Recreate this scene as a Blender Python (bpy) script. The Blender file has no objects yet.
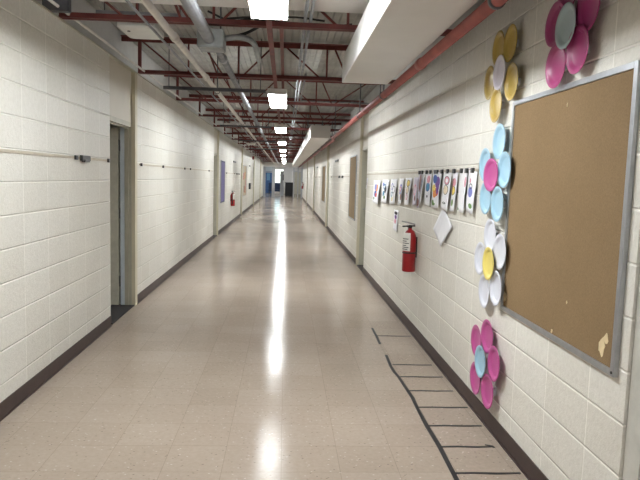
import bpy, bmesh, math, random
from mathutils import Vector, Matrix
random.seed(7)
S = bpy.context.scene
C = S.collection
PI = math.pi
XL, XR = -1.68, 1.29          # wall faces
ZT = 2.6                       # top of block walls
ZD = 3.05                      # roof deck
Y0, Y1 = -3.4, 46.0            # corridor ends

# ------------------------------------------------------------ materials
def lin(c):
    return tuple((x/12.92 if x <= .04045 else ((x+.055)/1.055)**2.4) for x in c)
def rgb(r, g, b):
    return lin((r/255, g/255, b/255)) + (1,)
class NT:
    def __init__(s, name):
        s.m = bpy.data.materials.new(name); s.m.use_nodes = True
        s.t = s.m.node_tree; s.b = s.t.nodes['Principled BSDF']
    def n(s, typ, **kw):
        nd = s.t.nodes.new(typ)
        for k, v in kw.items(): setattr(nd, k, v)
        return nd
    def l(s, a, b): s.t.links.new(a, b)
    def math(s, op, a, b=None, c=None):
        nd = s.n('ShaderNodeMath', operation=op)
        for i, v in enumerate((a, b, c)):
            if v is None: continue
            if hasattr(v, 'links'): s.l(v, nd.inputs[i])
            else: nd.inputs[i].default_value = v
        return nd.outputs[0]
    def ramp(s, fac, stops):
        r = s.n('ShaderNodeValToRGB'); s.l(fac, r.inputs[0])
        e = r.color_ramp.elements
        e[0].position, e[0].color = stops[0]; e[1].position, e[1].color = stops[-1]
        for p, c in stops[1:-1]:
            x = e.new(p); x.color = c
        return r.outputs[0]
    def mix(s, fac, a, b, typ='MIX'):
        nd = s.n('ShaderNodeMix', data_type='RGBA', blend_type=typ)
        for i, v in ((0, fac), (6, a), (7, b)):
            if hasattr(v, 'links'): s.l(v, nd.inputs[i])
            else: nd.inputs[i].default_value = v
        return nd.outputs[2]
    def noise(s, vec, scale, detail=2, rough=.5):
        nd = s.n('ShaderNodeTexNoise'); nd.inputs['Scale'].default_value = scale
        nd.inputs['Detail'].default_value = detail; nd.inputs['Roughness'].default_value = rough
        if vec is not None: s.l(vec, nd.inputs['Vector'])
        return nd.outputs['Fac']
    def bump(s, h, strength, dist, prev=None):
        nd = s.n('ShaderNodeBump'); nd.inputs['Strength'].default_value = strength
        nd.inputs['Distance'].default_value = dist; s.l(h, nd.inputs['Height'])
        if prev is not None: s.l(prev, nd.inputs['Normal'])
        return nd.outputs[0]
def plain(name, col, rough=.5, metal=0, var=.06, scale=12, bump=0, spec=.5):
    k = NT(name); tc = k.n('ShaderNodeTexCoord')
    f = k.noise(tc.outputs['Object'], scale, 4, .6)
    dk = tuple(c*(1-var*2) for c in col[:3]) + (1,); lt = tuple(min(1, c*(1+var)) for c in col[:3]) + (1,)
    k.l(k.ramp(f, [(.3, dk), (.7, lt)]), k.b.inputs['Base Color'])
    k.b.inputs['Roughness'].default_value = rough; k.b.inputs['Metallic'].default_value = metal
    k.b.inputs['Specular IOR Level'].default_value = spec
    if bump:
        f2 = k.noise(tc.outputs['Object'], scale*6, 3)
        k.l(k.bump(f2, bump, .004), k.b.inputs['Normal'])
    return k.m
def emit(name, col, st):
    k = NT(name)
    k.b.inputs['Base Color'].default_value = (.8, .8, .8, 1)
    k.b.inputs['Emission Color'].default_value = col; k.b.inputs['Emission Strength'].default_value = st
    return k.m

def block_wall(name, col):
    k = NT(name); tc = k.n('ShaderNodeTexCoord'); O = tc.outputs['Object']
    sp = k.n('ShaderNodeSeparateXYZ'); k.l(O, sp.inputs[0])
    dz = k.math('PINGPONG', sp.outputs[2], .1016)
    yy = k.math('ADD', sp.outputs[1], .02)
    dy = k.math('PINGPONG', yy, .2016)
    # vertical joints are filled flush more than the bed joints
    wob = k.noise(O, 40, 2)
    dy2 = k.math('ADD', dy, .0012)
    d = k.math('MINIMUM', dz, dy2)
    d = k.math('ADD', d, k.math('MULTIPLY', k.math('SUBTRACT', wob, .5), .003))
    mr = k.n('ShaderNodeMapRange', interpolation_type='SMOOTHSTEP'); k.l(d, mr.inputs[0])
    mr.inputs[1].default_value = .0015; mr.inputs[2].default_value = .008
    groove = mr.outputs[0]
    pit = k.noise(O, 55, 5, .7); pit2 = k.noise(O, 160, 3, .6); big = k.noise(O, 1.1, 3)
    mry = k.n('ShaderNodeMapRange', interpolation_type='SMOOTHSTEP'); k.l(dz, mry.inputs[0])
    mry.inputs[1].default_value = .0015; mry.inputs[2].default_value = .008
    hgt = k.math('ADD', k.math('MULTIPLY', mry.outputs[0], .75), k.math('MULTIPLY', groove, .25))
    b1 = k.bump(hgt, .9, .006)
    b2 = k.bump(pit, .75, .0045, b1)
    b3 = k.bump(pit2, .3, .0018, b2)
    k.l(b3, k.b.inputs['Normal'])
    dk = tuple(c*.93 for c in col[:3])+(1,); lt = tuple(min(1, c*1.03) for c in col[:3])+(1,)
    base = k.ramp(big, [(.3, dk), (.7, lt)])
    base = k.mix(1, base, k.ramp(k.noise(O, 34, 5, .75), [(.3, (.91, .905, .89, 1)), (.62, (1.02, 1.02, 1.02, 1))]), 'MULTIPLY')
    # each block takes the paint a little differently
    cell = k.n('ShaderNodeCombineXYZ')
    k.l(k.math('FLOOR', k.math('DIVIDE', yy, .4032)), cell.inputs[0]); k.l(k.math('FLOOR', k.math('DIVIDE', sp.outputs[2], .2032)), cell.inputs[1])
    wn = k.n('ShaderNodeTexWhiteNoise'); k.l(cell.outputs[0], wn.inputs[0])
    base = k.mix(1, base, k.ramp(wn.outputs[0], [(0, (.93, .92, .90, 1)), (1, (1, 1, 1, 1))]), 'MULTIPLY')
    gl = tuple(min(1, c*1.22) for c in col[:3])+(1,)
    base = k.mix(k.math('MULTIPLY', k.math('SUBTRACT', 1, groove), .8), base, gl)
    # scuffs and chips, more of them low down
    sc = k.noise(O, 26, 6, .75)
    scf = k.ramp(sc, [(.66, (0, 0, 0, 1)), (.74, (.35, .35, .35, 1))])
    base = k.mix(scf, base, rgb(176, 166, 146))
    k.l(base, k.b.inputs['Base Color'])
    k.b.inputs['Roughness'].default_value = .42
    k.b.inputs['Specular IOR Level'].default_value = .45
    return k.m

def floor_mat():
    k = NT('vinyl_tile'); tc = k.n('ShaderNodeTexCoord'); O = tc.outputs['Object']
    sp = k.n('ShaderNodeSeparateXYZ'); k.l(O, sp.inputs[0])
    xx = k.math('ADD', sp.outputs[0], -.0135); yy = k.math('ADD', sp.outputs[1], -3.277)
    dx = k.math('PINGPONG', xx, .1524); dy = k.math('PINGPONG', yy, .1524)
    d = k.math('MINIMUM', dx, dy)
    mr = k.n('ShaderNodeMapRange'); k.l(d, mr.inputs[0]); mr.inputs[1].default_value = .0004; mr.inputs[2].default_value = .0017
    joint = mr.outputs[0]
    cell = k.n('ShaderNodeCombineXYZ')
    k.l(k.math('FLOOR', k.math('DIVIDE', xx, .3048)), cell.inputs[0]); k.l(k.math('FLOOR', k.math('DIVIDE', yy, .3048)), cell.inputs[1])
    wn = k.n('ShaderNodeTexWhiteNoise'); k.l(cell.outputs[0], wn.inputs[0])
    big = k.noise(O, .8, 3)
    base = k.ramp(big, [(.3, rgb(163, 149, 136)), (.7, rgb(176, 162, 148))])
    base = k.mix(1, base, k.ramp(wn.outputs[0], [(0, (.93, .92, .91, 1)), (1, (1, 1, 1, 1))]), 'MULTIPLY')
    mot = k.noise(O, 38, 4, .7)
    base = k.mix(1, base, k.ramp(mot, [(.3, (.90, .89, .88, 1)), (.7, (1.04, 1.04, 1.04, 1))]), 'MULTIPLY')
    # chips in the tile: short streaks along x and y, pale and dark
    mp = k.n('ShaderNodeMapping'); k.l(O, mp.inputs[0]); mp.inputs[3].default_value = (34, 70, 1)
    mp.inputs[2].default_value = (0, 0, .35)
    v = k.n('ShaderNodeTexVoronoi'); k.l(mp.outputs[0], v.inputs['Vector']); v.inputs['Scale'].default_value = 1
    near = k.ramp(v.outputs['Distance'], [(.12, (1, 1, 1, 1)), (.24, (0, 0, 0, 1))])
    spc = k.n('ShaderNodeSeparateColor'); k.l(v.outputs['Color'], spc.inputs[0])
    wsel = k.math('MULTIPLY', k.math('GREATER_THAN', spc.outputs[0], .80), near)
    dsel = k.math('MULTIPLY', k.math('LESS_THAN', spc.outputs[0], .2), near)
    base = k.mix(k.math('MULTIPLY', wsel, .55), base, rgb(226, 216, 203))
    base = k.mix(k.math('MULTIPLY', dsel, .8), base, rgb(96, 78, 68))
    base = k.mix(k.math('MULTIPLY', k.math('SUBTRACT', 1, joint), .55), base, rgb(112, 94, 82))
    k.l(base, k.b.inputs['Base Color'])
    wear = k.noise(O, 2.2, 4, .6)
    rr = k.n('ShaderNodeMapRange'); k.l(wear, rr.inputs[0]); rr.inputs[3].default_value = .09; rr.inputs[4].default_value = .18
    k.l(rr.outputs[0], k.b.inputs['Roughness'])
    k.b.inputs['Specular IOR Level'].default_value = .035
    k.b.inputs['Coat Weight'].default_value = 0; k.b.inputs['Coat Roughness'].default_value = .16
    wv = k.noise(O, 7, 2); pt = k.noise(O, 120, 2)
    b = k.bump(wv, .08, .01); b = k.bump(pt, .16, .002, b); b = k.bump(joint, .25, .001, b)
    k.l(b, k.b.inputs['Normal']); k.l(b, k.b.inputs['Coat Normal'])
    return k.m

def cork_mat(name, a, b):
    k = NT(name); tc = k.n('ShaderNodeTexCoord'); O = tc.outputs['Object']
    f = k.noise(O, 140, 5, .75); g = k.noise(O, 2.2, 3); h = k.noise(O, 420, 2)
    c = k.ramp(f, [(.3, a), (.7, b)])
    c = k.mix(1, c, k.ramp(g, [(.3, (.9, .89, .87, 1)), (.7, (1, 1, 1, 1))]), 'MULTIPLY')
    c = k.mix(k.ramp(h, [(.3, (.5, .5, .5, 1)), (.38, (0, 0, 0, 1))]), c, rgb(92, 66, 40))
    k.l(c, k.b.inputs['Base Color']); k.b.inputs['Roughness'].default_value = .85
    k.b.inputs['Specular IOR Level'].default_value = .2
    k.l(k.bump(f, .4, .002), k.b.inputs['Normal'])
    return k.m

M = {}
M['wall_l'] = block_wall('cream_block_paint', rgb(223, 221, 213))
M['wall_r'] = block_wall('cream_block_paint_warm', rgb(229, 226, 218))
M['smooth'] = plain('smooth_cream_panel', rgb(206, 200, 186), .55, var=.03, scale=2)
M['pil'] = plain('cream_pilaster_paint', rgb(206, 198, 174), .5, var=.03, scale=4)
M['upper'] = plain('upper_grey_panel', rgb(196, 194, 190), .7, var=.05, scale=3)
M['floor'] = floor_mat()
M['base'] = plain('brown_rubber_base', rgb(64, 49, 46), .45, var=.12, scale=9)
M['thresh'] = plain('dark_threshold', rgb(44, 40, 40), .6)
M['deck'] = plain('grey_roof_deck', rgb(170, 168, 162), .7, var=.1, scale=5)
M['red'] = plain('red_oxide_primer', rgb(112, 52, 47), .6, var=.18, scale=8, bump=.15)
M['redpipe'] = plain('faded_red_pipe_paint', rgb(160, 88, 82), .5, var=.14, scale=7, bump=.1)
M['white_pipe'] = plain('white_pipe_paint', rgb(206, 200, 192), .45, var=.06)
M['galv'] = plain('galvanised_conduit', rgb(150, 152, 156), .52, .6, var=.12, scale=10)
M['grey'] = plain('grey_metal_box', rgb(140, 142, 142), .5, .3, var=.12)
M['strut'] = plain('dark_strut_steel', rgb(92, 93, 97), .5, .4, var=.12)
M['cable'] = plain('black_cable', rgb(34, 33, 34), .5)
M['duct'] = plain('white_painted_duct', rgb(212, 210, 206), .45, var=.03, scale=2)
M['whitebox'] = plain('white_bulkhead_paint', rgb(232, 230, 226), .6, var=.03, scale=2)
M['fixture'] = plain('white_enamel', rgb(214, 214, 210), .4, var=.03)
M['lens'] = emit('lit_prismatic_lens', (.95, .985, 1, 1), 31)
M['frame'] = plain('grey_green_frame_paint', rgb(182, 178, 160), .45, var=.06, scale=6, bump=.1)
M['rframe'] = plain('cream_grey_frame_paint', rgb(196, 194, 186), .4, var=.08, scale=9, bump=.2)
M['leaf'] = plain('pale_grey_door_paint', rgb(180, 182, 182), .45, var=.05)
M['leafd'] = plain('olive_grey_door_paint', rgb(206, 203, 186), .45, var=.06)
M['leafl'] = plain('lilac_grey_door_paint', rgb(150, 146, 152), .45, var=.06)
M['jamb'] = plain('pale_blue_grey_jamb_paint', rgb(212, 220, 226), .4, var=.04)
M['hinge'] = plain('hinge_steel', rgb(150, 150, 148), .35, .8)
M['alu'] = plain('aluminium_trim', rgb(176, 178, 182), .35, .75, var=.06, scale=20)
M['cork'] = cork_mat('tan_cork', rgb(128, 106, 78), rgb(148, 124, 92))
M['cork_pale'] = cork_mat('tan_cork_pale', rgb(146, 126, 98), rgb(166, 144, 114))
M['scrap'] = plain('torn_cream_paper', rgb(222, 202, 160), .8)
M['black'] = plain('black_tape', rgb(30, 29, 30), .5, var=.1)
M['clip'] = plain('dark_clip', rgb(58, 58, 60), .4, .3)
M['rail'] = plain('pale_rail_metal', rgb(196, 186, 168), .4, .3)
def plate_mat(n, c): return plain(n, c, .32, var=.02, scale=5)
M['p_yellow'] = plate_mat('yellow_paper_plate', rgb(182, 156, 80))
M['p_ypale'] = plate_mat('pale_yellow_paper_plate', rgb(224, 206, 112))
M['p_pink'] = plate_mat('pink_paper_plate', rgb(188, 84, 146))
M['p_pink_shade'] = plate_mat('shaded_pink_paper_plate', rgb(164, 64, 116))  # pink plate colour darkened to stand in for shade on the top flower
M['p_blue'] = plate_mat('pale_blue_paper_plate', rgb(160, 198, 218))
M['p_grey'] = plate_mat('blue_grey_paper_plate', rgb(170, 188, 192))
M['p_white'] = plate_mat('white_paper_plate', rgb(214, 216, 226))
M['p_lil'] = plate_mat('lilac_white_paper_plate', rgb(212, 206, 216))
M['paper'] = plain('white_drawing_paper', rgb(236, 236, 240), .75, var=.02)
M['paperl'] = plain('lilac_grey_paper', rgb(206, 200, 214), .75, var=.02)
INK = {n: plain('crayon_'+n, c, .8, var=.12, scale=60) for n, c in dict(
    red=rgb(206, 76, 66), orange=rgb(232, 150, 78), yellow=rgb(238, 212, 110), green=rgb(112, 150, 92), blue=rgb(64, 96, 168),
    teal=rgb(70, 140, 176), purple=rgb(116, 76, 148), pink=rgb(228, 160, 176), peri=rgb(126, 134, 204), black=rgb(58, 56, 66), brown=rgb(128, 78, 66), cream=rgb(240, 224, 196)).items()}
M['ext_red'] = plain('extinguisher_red', rgb(152, 24, 30), .28, var=.05)
M['ext_black'] = plain('extinguisher_black', rgb(36, 34, 34), .4)
M['label'] = plain('extinguisher_label', rgb(226, 224, 216), .5)
M['steel'] = plain('bright_steel', rgb(168, 168, 166), .3, .8)
M['purple'] = plain('purple_banner', rgb(116, 108, 160), .7, var=.06)
M['dark'] = plain('near_black_laminate', rgb(28, 28, 34), .4)
M['navy'] = plain('dark_blue_fabric', rgb(48, 62, 92), .7)
M['bluedoor'] = plain('blue_door_paint', rgb(70, 100, 146), .4)
M['navyl'] = plain('light_blue_panel', rgb(120, 160, 190), .3)
M['white'] = plain('white_laminate', rgb(232, 236, 240), .5, var=.02)
M['lobby'] = plain('lobby_pale_wall', rgb(206, 204, 200), .6)
M['beige'] = plain('beige_poster_card', rgb(204, 190, 164), .8)
def glass():
    k = NT('clear_glass'); k.b.inputs['Base Color'].default_value = (.82, .92, 1, 1)
    k.b.inputs['Roughness'].default_value = .02; k.b.inputs['Transmission Weight'].default_value = 1
    k.b.inputs['IOR'].default_value = 1.05
    return k.m
M['glass'] = glass()
def grass_mat(): return plain('outdoor_paving', rgb(150, 152, 150), .8)
M['pave'] = grass_mat()

# ------------------------------------------------------------ mesh builder
class MB:
    def __init__(s): s.bm = bmesh.new(); s.mi = 0
    def _tag(s, faces, smooth=False):
        for f in faces: f.material_index = s.mi; f.smooth = smooth
    def box(s, x0, x1, y0, y1, z0, z1):
        v = [s.bm.verts.new((x, y, z)) for x in (x0, x1) for y in (y0, y1) for z in (z0, z1)]
        q = [(0, 1, 3, 2), (4, 6, 7, 5), (0, 4, 5, 1), (2, 3, 7, 6), (0, 2, 6, 4), (1, 5, 7, 3)]
        s._tag([s.bm.faces.new([v[i] for i in f]) for f in q]); return s
    def bar(s, a, b, w, h=None, up=(0, 0, 1)):
        h = h or w; a, b = Vector(a), Vector(b); d = (b-a).normalized(); u = Vector(up)
        if abs(d.dot(u)) > .98: u = Vector((0, 1, 0))
        r = d.cross(u).normalized(); u = r.cross(d)
        v = []
        for p in (a, b):
            for i, j in ((-1, -1), (1, -1), (1, 1), (-1, 1)): v.append(s.bm.verts.new(p + r*i*w/2 + u*j*h/2))
        q = [(3, 2, 1, 0), (4, 5, 6, 7)] + [(i, (i+1) % 4, (i+1) % 4+4, i+4) for i in range(4)]
        s._tag([s.bm.faces.new([v[i] for i in f]) for f in q]); return s
    def tube(s, pts, r, n=12, cap=True):
        pts = [Vector(p) for p in pts]; rings = []
        for i, p in enumerate(pts):
            d = (pts[min(i+1, len(pts)-1)] - pts[max(i-1, 0)]).normalized()
            u = Vector((0, 0, 1)) if abs(d.z) < .9 else Vector((0, 1, 0))
            a = d.cross(u).normalized(); b = a.cross(d)
            rr = r[i] if isinstance(r, (list, tuple)) else r
            rings.append([s.bm.verts.new(p + (a*math.cos(t)+b*math.sin(t))*rr) for t in [2*PI*k/n for k in range(n)]])
        for A, B in zip(rings, rings[1:]):
            s._tag([s.bm.faces.new((A[k], A[(k+1) % n], B[(k+1) % n], B[k])) for k in range(n)], True)
        if cap:
            s._tag([s.bm.faces.new(rings[0][::-1]), s.bm.faces.new(rings[-1])])
        return s
    def lathe(s, prof, n=28, mat=Matrix()):
        rings = []
        for r, z in prof:
            if r < 1e-6: rings.append([s.bm.verts.new(mat @ Vector((0, 0, z)))])
            else: rings.append([s.bm.verts.new(mat @ Vector((r*math.cos(2*PI*k/n), r*math.sin(2*PI*k/n), z))) for k in range(n)])
        for A, B in zip(rings, rings[1:]):
            for k in range(n):
                if len(A) == 1 and len(B) == 1: continue
                if len(A) == 1: f = (A[0], B[k], B[(k+1) % n])
                elif len(B) == 1: f = (A[k], A[(k+1) % n], B[0])
                else: f = (A[k], A[(k+1) % n], B[(k+1) % n], B[k])
                s._tag([s.bm.faces.new(f)], True)
        return s
    def quad(s, *p):
        s._tag([s.bm.faces.new([s.bm.verts.new(q) for q in p])]); return s
    def build(s, name, mats, parent=None, bevel=0, loc=None):
        if not isinstance(mats, (list, tuple)): mats = [mats]
        bmesh.ops.recalc_face_normals(s.bm, faces=s.bm.faces)
        if loc is not None: bmesh.ops.translate(s.bm, verts=s.bm.verts, vec=-Vector(loc))
        me = bpy.data.meshes.new(name); s.bm.to_mesh(me); s.bm.free()
        for m in mats: me.materials.append(m)
        o = bpy.data.objects.new(name, me); C.objects.link(o)
        if loc is not None and not parent: o.location = loc
        if parent: o.parent = parent
        if bevel:
            b = o.modifiers.new('bevel', 'BEVEL'); b.width = bevel; b.segments = 2; b.limit_method = 'ANGLE'
        return o
def tag(o, label=None, cat=None, group=None, kind=None):
    if label: o['label'] = label
    if cat: o['category'] = cat
    if group: o['group'] = group
    if kind: o['kind'] = kind
    return o
def empty(name, loc, label=None, cat=None, group=None, kind=None, rz=0):
    o = bpy.data.objects.new(name, None); C.objects.link(o); o.location = loc; o.rotation_euler.z = rz
    o.empty_display_size = .1
    return tag(o, label, cat, group, kind)
def copy_tree(o, parent=None):
    c = o.copy(); C.objects.link(c)
    if parent: c.parent = parent
    for ch in list(o.children): copy_tree(ch, c)
    return c
def struct(o): o['kind'] = 'structure'; return o

# ------------------------------------------------------------ camera
cam = bpy.data.cameras.new('camera'); co = bpy.data.objects.new('camera', cam); C.objects.link(co); S.camera = co
cam.sensor_width = 36; cam.lens = 606.25/640*36; cam.clip_start = .05; cam.clip_end = 300
ya, pi_, ro = (math.radians(a) for a in (3.41, -5.777, 1.714))
fw = Vector((math.sin(ya)*math.cos(pi_), math.cos(ya)*math.cos(pi_), math.sin(pi_)))
rt = Vector((math.cos(ya), -math.sin(ya), 0)); up = rt.cross(fw)
r2 = rt*math.cos(ro) + up*math.sin(ro); u2 = -rt*math.sin(ro) + up*math.cos(ro)
mw = Matrix.Identity(4)
for i in range(3): mw[i][0], mw[i][1], mw[i][2] = r2[i], u2[i], -fw[i]
mw.translation = (0, 0, 1.5); co.matrix_world = mw

# ------------------------------------------------------------ room shell
T = .25
L_OPEN = [(5.95, 6.98), (14.40, 15.40), (23.0, 23.95), (31.9, 32.9), (40.2, 41.2)]
R_OPEN = [(1.10, 2.13), (9.66, 10.62), (18.0, 19.0), (26.9, 27.9), (35.6, 36.6)]
def side_wall(name, X, sgn, opens, mat):
    b = MB(); y = Y0
    x0, x1 = sorted((X, X+sgn*T))
    for a, e in opens + [(Y1, None)]:
        b.box(x0, x1, y, a, 0, ZT); y = e
    return struct(b.build(name, mat))
side_wall('wall_left', XL, -1, L_OPEN, M['wall_l'])
side_wall('wall_right', XR, 1, R_OPEN, M['wall_r'])
def upper(name, X, sgn):
    x0, x1 = sorted((X+sgn*.19, X+sgn*.25))
    return struct(MB().box(x0, x1, Y0, Y1, ZT, ZD+.05).build(name, M['upper']))
upper('wall_left_upper', XL, -1); upper('wall_right_upper', XR, 1)
struct(MB().box(XL-.25, XR+.25, Y0-.2, Y0, 0, ZD+.05).build('wall_back', M['wall_l']))
struct(MB().box(-6.2, 6.2, Y0-.2, 60.2, -.12, 0).build('floor', M['floor']))
# corrugated roof deck
b = MB(); x = XL-.4; prof = []
while x < XR+.4:
    prof += [(x, ZD), (x+.05, ZD), (x+.056, ZD+.014), (x+.070, ZD+.014)]; x += .076
va = [b.bm.verts.new((p[0], Y0-.2, p[1])) for p in prof]; vb = [b.bm.verts.new((p[0], Y1+.3, p[1])) for p in prof]
vc = [b.bm.verts.new((p[0], Y0-.2, ZD+.12)) for p in prof]; vd = [b.bm.verts.new((p[0], Y1+.3, ZD+.12)) for p in prof]
for i in range(len(prof)-1):
    b.bm.faces.new((va[i], va[i+1], vb[i+1], vb[i])); b.bm.faces.new((vc[i], vc[i+1], vd[i+1], vd[i]))
struct(b.build('ceiling', M['deck']))
def baseboard(name, X, sgn, opens):
    b = MB(); y = Y0
    for a, e in opens + [(Y1, None)]:
        x0, x1 = sorted((X, X-sgn*.006)); b.box(x0, x1, y, a, .0005, .102)
        x0, x1 = sorted((X, X-sgn*.016)); b.box(x0, x1, y, a, .0005, .007)       # the cove toe
        y = e
    return struct(b.build(name, M['base']))
baseboard('baseboard_left', XL, -1, L_OPEN); baseboard('baseboard_right', XR, 1, R_OPEN)

# thin angle along the tops of the walls
struct(MB().box(XL-.19, XL+.012, Y0, Y1, ZT, ZT+.012).build('trim_1', M['frame']))
struct(MB().box(XR-.012, XR+.19, Y0, Y1, ZT, ZT+.012).build('trim_2', M['frame']))

# doors: frame, smooth panel over, leaf with handle
def door(n, X, sgn, a, e, fm, lm, leaf_open=False, flush=.06, post=True, handle_far=True):
    D = lambda p, q: sorted((X+sgn*p, X+sgn*q))
    r = empty('door_%d' % n, (X, (a+e)/2, 0), kind='structure')
    L = r.location
    x0, x1 = D(.03, .25); MB().box(x0, x1, a, e, 2.05, ZT).build('transom_panel', M['smooth'], r, loc=L)
    f = MB()
    x0, x1 = D(.012, .21)
    if leaf_open: x0, x1 = D(.029, .105)
    elif post: x0, x1 = D(.029, .21)
    f.box(x0, x1, a+.001, a+.05, 0, 2.049); f.box(x0, x1, e-.10, e-.001, 0, 2.049); f.box(x0, x1, a+.05, e-.10, 2.0, 2.049)
    x0, x1 = D(.06, .10)                                              # door stop
    f.box(x0, x1, a+.05, a+.066, 0, 2.0); f.box(x0, x1, e-.116, e-.10, 0, 2.0); f.box(x0, x1, a+.066, e-.116, 1.984, 2.0)
    f.build('door_frame', fm, r, loc=L)
    if post:
        x0, x1 = D(-.012, .028); MB().box(x0, x1, e-.10, e-.0005, 0, ZT-.004).build('pilaster', M['pil'], r, loc=L)
    x0, x1 = D(-.002, .25); MB().box(x0, x1, a+.05, e-.10, .0005, .012).build('threshold', M['thresh'], r, loc=L)
    if leaf_open:
        x0, x1 = D(.105, .150)
        MB().box(x0, x1, e-.102, e-.06, 0, 2.04).build('jamb_edge', M['jamb'], r, loc=L)
        x0, x1 = D(.170, 1.02)
        lf = MB().box(x0, x1, e-.108, e-.064, .012, 1.985).build('door_leaf', M['leafd'], r, loc=L)
        for z in (.28, 1.05, 1.80):
            x0, x1 = D(.148, .172); MB().box(x0, x1, e-.100, e-.085, z-.06, z+.06).build('hinge', M['hinge'], lf, loc=L)
    else:
        x0, x1 = D(.12, .165)
        lf = MB().box(x0, x1, a+.055, e-.105, .012, 1.985).build('door_leaf', lm, r, loc=L)
        yh = e-.13 if handle_far else a+.12
        p = X+sgn*.12
        h = MB().tube([(p, yh, 1.0), (p-sgn*.05, yh, 1.0), (p-sgn*.055, yh-.02, 1.0), (p-sgn*.055, yh-.10, 1.0)], .009, 8)
        h.build('handle', M['steel'], lf, loc=L)
    return r
for i, (a, e) in enumerate(L_OPEN):
    door(i+1, XL, -1, a, e, M['frame'], M['leaf'], i == 0)
for i, (a, e) in enumerate(R_OPEN):
    door(i+6, XR, 1, a, e, M['rframe'] if i == 0 else M['frame'], M['leafl'] if i == 0 else M['leaf'], post=i != 0)
# the dark room behind the open door
b = MB(); q0, q1 = XL-2.6, XL-.25
b.box(q0-.1, q0, 4.2, 9.2, 0, 2.7); b.box(q0, q1, 4.1, 4.2, 0, 2.7); b.box(q0, q1, 9.2, 9.3, 0, 2.7); b.box(q0, q1, 4.1, 9.3, 2.6, 2.7)
struct(b.build('wall_classroom', M['smooth']))

# ------------------------------------------------------------ lobby at the far end
LY = 57.0
b = MB()
b.box(-6.2, XL-.25, Y1, Y1+.15, 0, ZD+.1); b.box(XR+.25, 6.2, Y1, Y1+.15, 0, ZD+.1)
b.box(-6.2, -6.05, Y1+.15, LY, 0, 3.1); b.box(6.05, 6.2, Y1+.15, LY, 0, 3.1)
struct(b.build('wall_lobby', M['lobby']))
struct(MB().box(-6.2, 6.2, Y1+.3, LY+.2, 3.1, 3.25).build('ceiling_lobby', M['lobby']))
def rect_frame(b, x0, x1, y0, y1, z0, z1, t):
    b.box(x0, x0+t, y0, y1, z0, z1); b.box(x1-t, x1, y0, y1, z0, z1); b.box(x0+t, x1-t, y0, y1, z0, z0+t); b.box(x0+t, x1-t, y0, y1, z1-t, z1)
# outer window wall of the lobby
b = MB(); b.box(-6.05, -1.02, LY, LY+.2, 0, 3.1); b.box(-.16, 6.05, LY, LY+.2, 0, 3.1); b.box(-1.02, -.16, LY, LY+.2, 2.3, 3.1); b.box(-1.02, -.16, LY, LY+.2, 0, .95)
struct(b.build('wall_end', M['lobby']))
w = empty('window_1', (-.59, LY+.1, .95), kind='structure'); L = w.location
b = MB(); rect_frame(b, -1.02, -.16, LY+.06, LY+.14, .95, 2.3, .05); b.box(-.97, -.21, LY+.06, LY+.14, 1.68, 1.75)
b.build('window_frame', M['alu'], w, loc=L)
MB().box(-.97, -.21, LY+.095, LY+.105, 1.0, 1.68).build('pane', M['glass'], w, loc=L)
MB().box(-.97, -.21, LY+.095, LY+.105, 1.75, 2.25).build('pane', M['glass'], w, loc=L)
t = empty('blue_door', (-1.6, LY-.04, 0), 'blue door on the end wall of the far lobby, seen through the left glass', 'door'); L = t.location
MB().box(-2.0, -1.22, LY-.05, LY-.005, .01, 2.05).build('leaf', M['bluedoor'], t, loc=L)
MB().box(-1.75, -1.45, LY-.056, LY-.049, 1.2, 1.85).build('vision_panel', M['navyl'], t, loc=L)
for x in (-2.06, -1.22): MB().box(x, x+.06, LY-.06, LY-.001, 0, 2.11).build('jamb', M['white'], t, loc=L)
struct(MB().box(-14, 14, LY+.25, 90, -.2, -.1).build('ground_outside', M['pave']))
# glazed screen across the end of the corridor
sc = empty('trim_3', (0, Y1, 0), kind='structure'); L = sc.location
b = MB(); b.box(XL-.2, XR+.2, Y1-.02, Y1+.1, 2.28, ZT+.45); b.build('header', M['whitebox'], sc, loc=L)
b = MB()
for x0, x1 in ((XL-.2, -1.50), (-1.02, -.80), (.58, .66), (.90, .98), (1.18, XR+.2)): b.box(x0, x1, Y1, Y1+.08, 0, 2.28)
b.box(-1.50, -1.02, Y1, Y1+.08, 1.84, 1.92); b.box(.98, 1.18, Y1, Y1+.08, 1.9, 1.96); b.box(.66, .90, Y1, Y1+.08, 1.96, 2.02)
b.build('mullions', M['alu'], sc, loc=L)
b = MB(); b.box(-1.50, -1.02, Y1+.035, Y1+.045, .02, 1.84); b.box(-1.50, -1.02, Y1+.035, Y1+.045, 1.92, 2.28); b.box(.98, 1.18, Y1+.035, Y1+.045, 0.02, 1.9); b.box(.66, .9, Y1+.035, Y1+.045, .02, 1.96)
b.build('glazing', M['glass'], sc, loc=L)
# lobby furniture seen through the opening
t = empty('reception_counter', (.36, 50, 0), 'black counter standing in the lobby beyond the far end of the corridor', 'counter'); L = t.location
MB().box(-.02, .72, 49.7, 50.3, .06, 1.08).build('body', M['dark'], t, .01, loc=L)
MB().box(-.05, .75, 49.66, 50.34, 1.08, 1.12).build('countertop', M['dark'], t, .006, loc=L)
MB().box(.0, .70, 49.74, 50.26, 0, .06).build('plinth', M['cable'], t, loc=L)
t = empty('standing_sign', (-.28, 49, 0), 'tall narrow white panel left of the black counter in the far lobby', 'panel'); L = t.location
MB().box(-.42, -.14, 48.97, 49.03, .04, 2.0).build('board', M['white'], t, .005, loc=L)
for x in (-.40, -.18): MB().box(x, x+.03, 48.85, 49.15, 0, .04).build('foot', M['alu'], t, loc=L)
MB().box(-.22, -.145, 48.955, 48.97, 1.28, 1.75).build('notice', M['dark'], t, loc=L)
t = empty('lobby_bench', (-.9, 53, 0), 'dark blue upholstered bench under the bright lobby window at the far end', 'bench'); L = t.location
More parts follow.
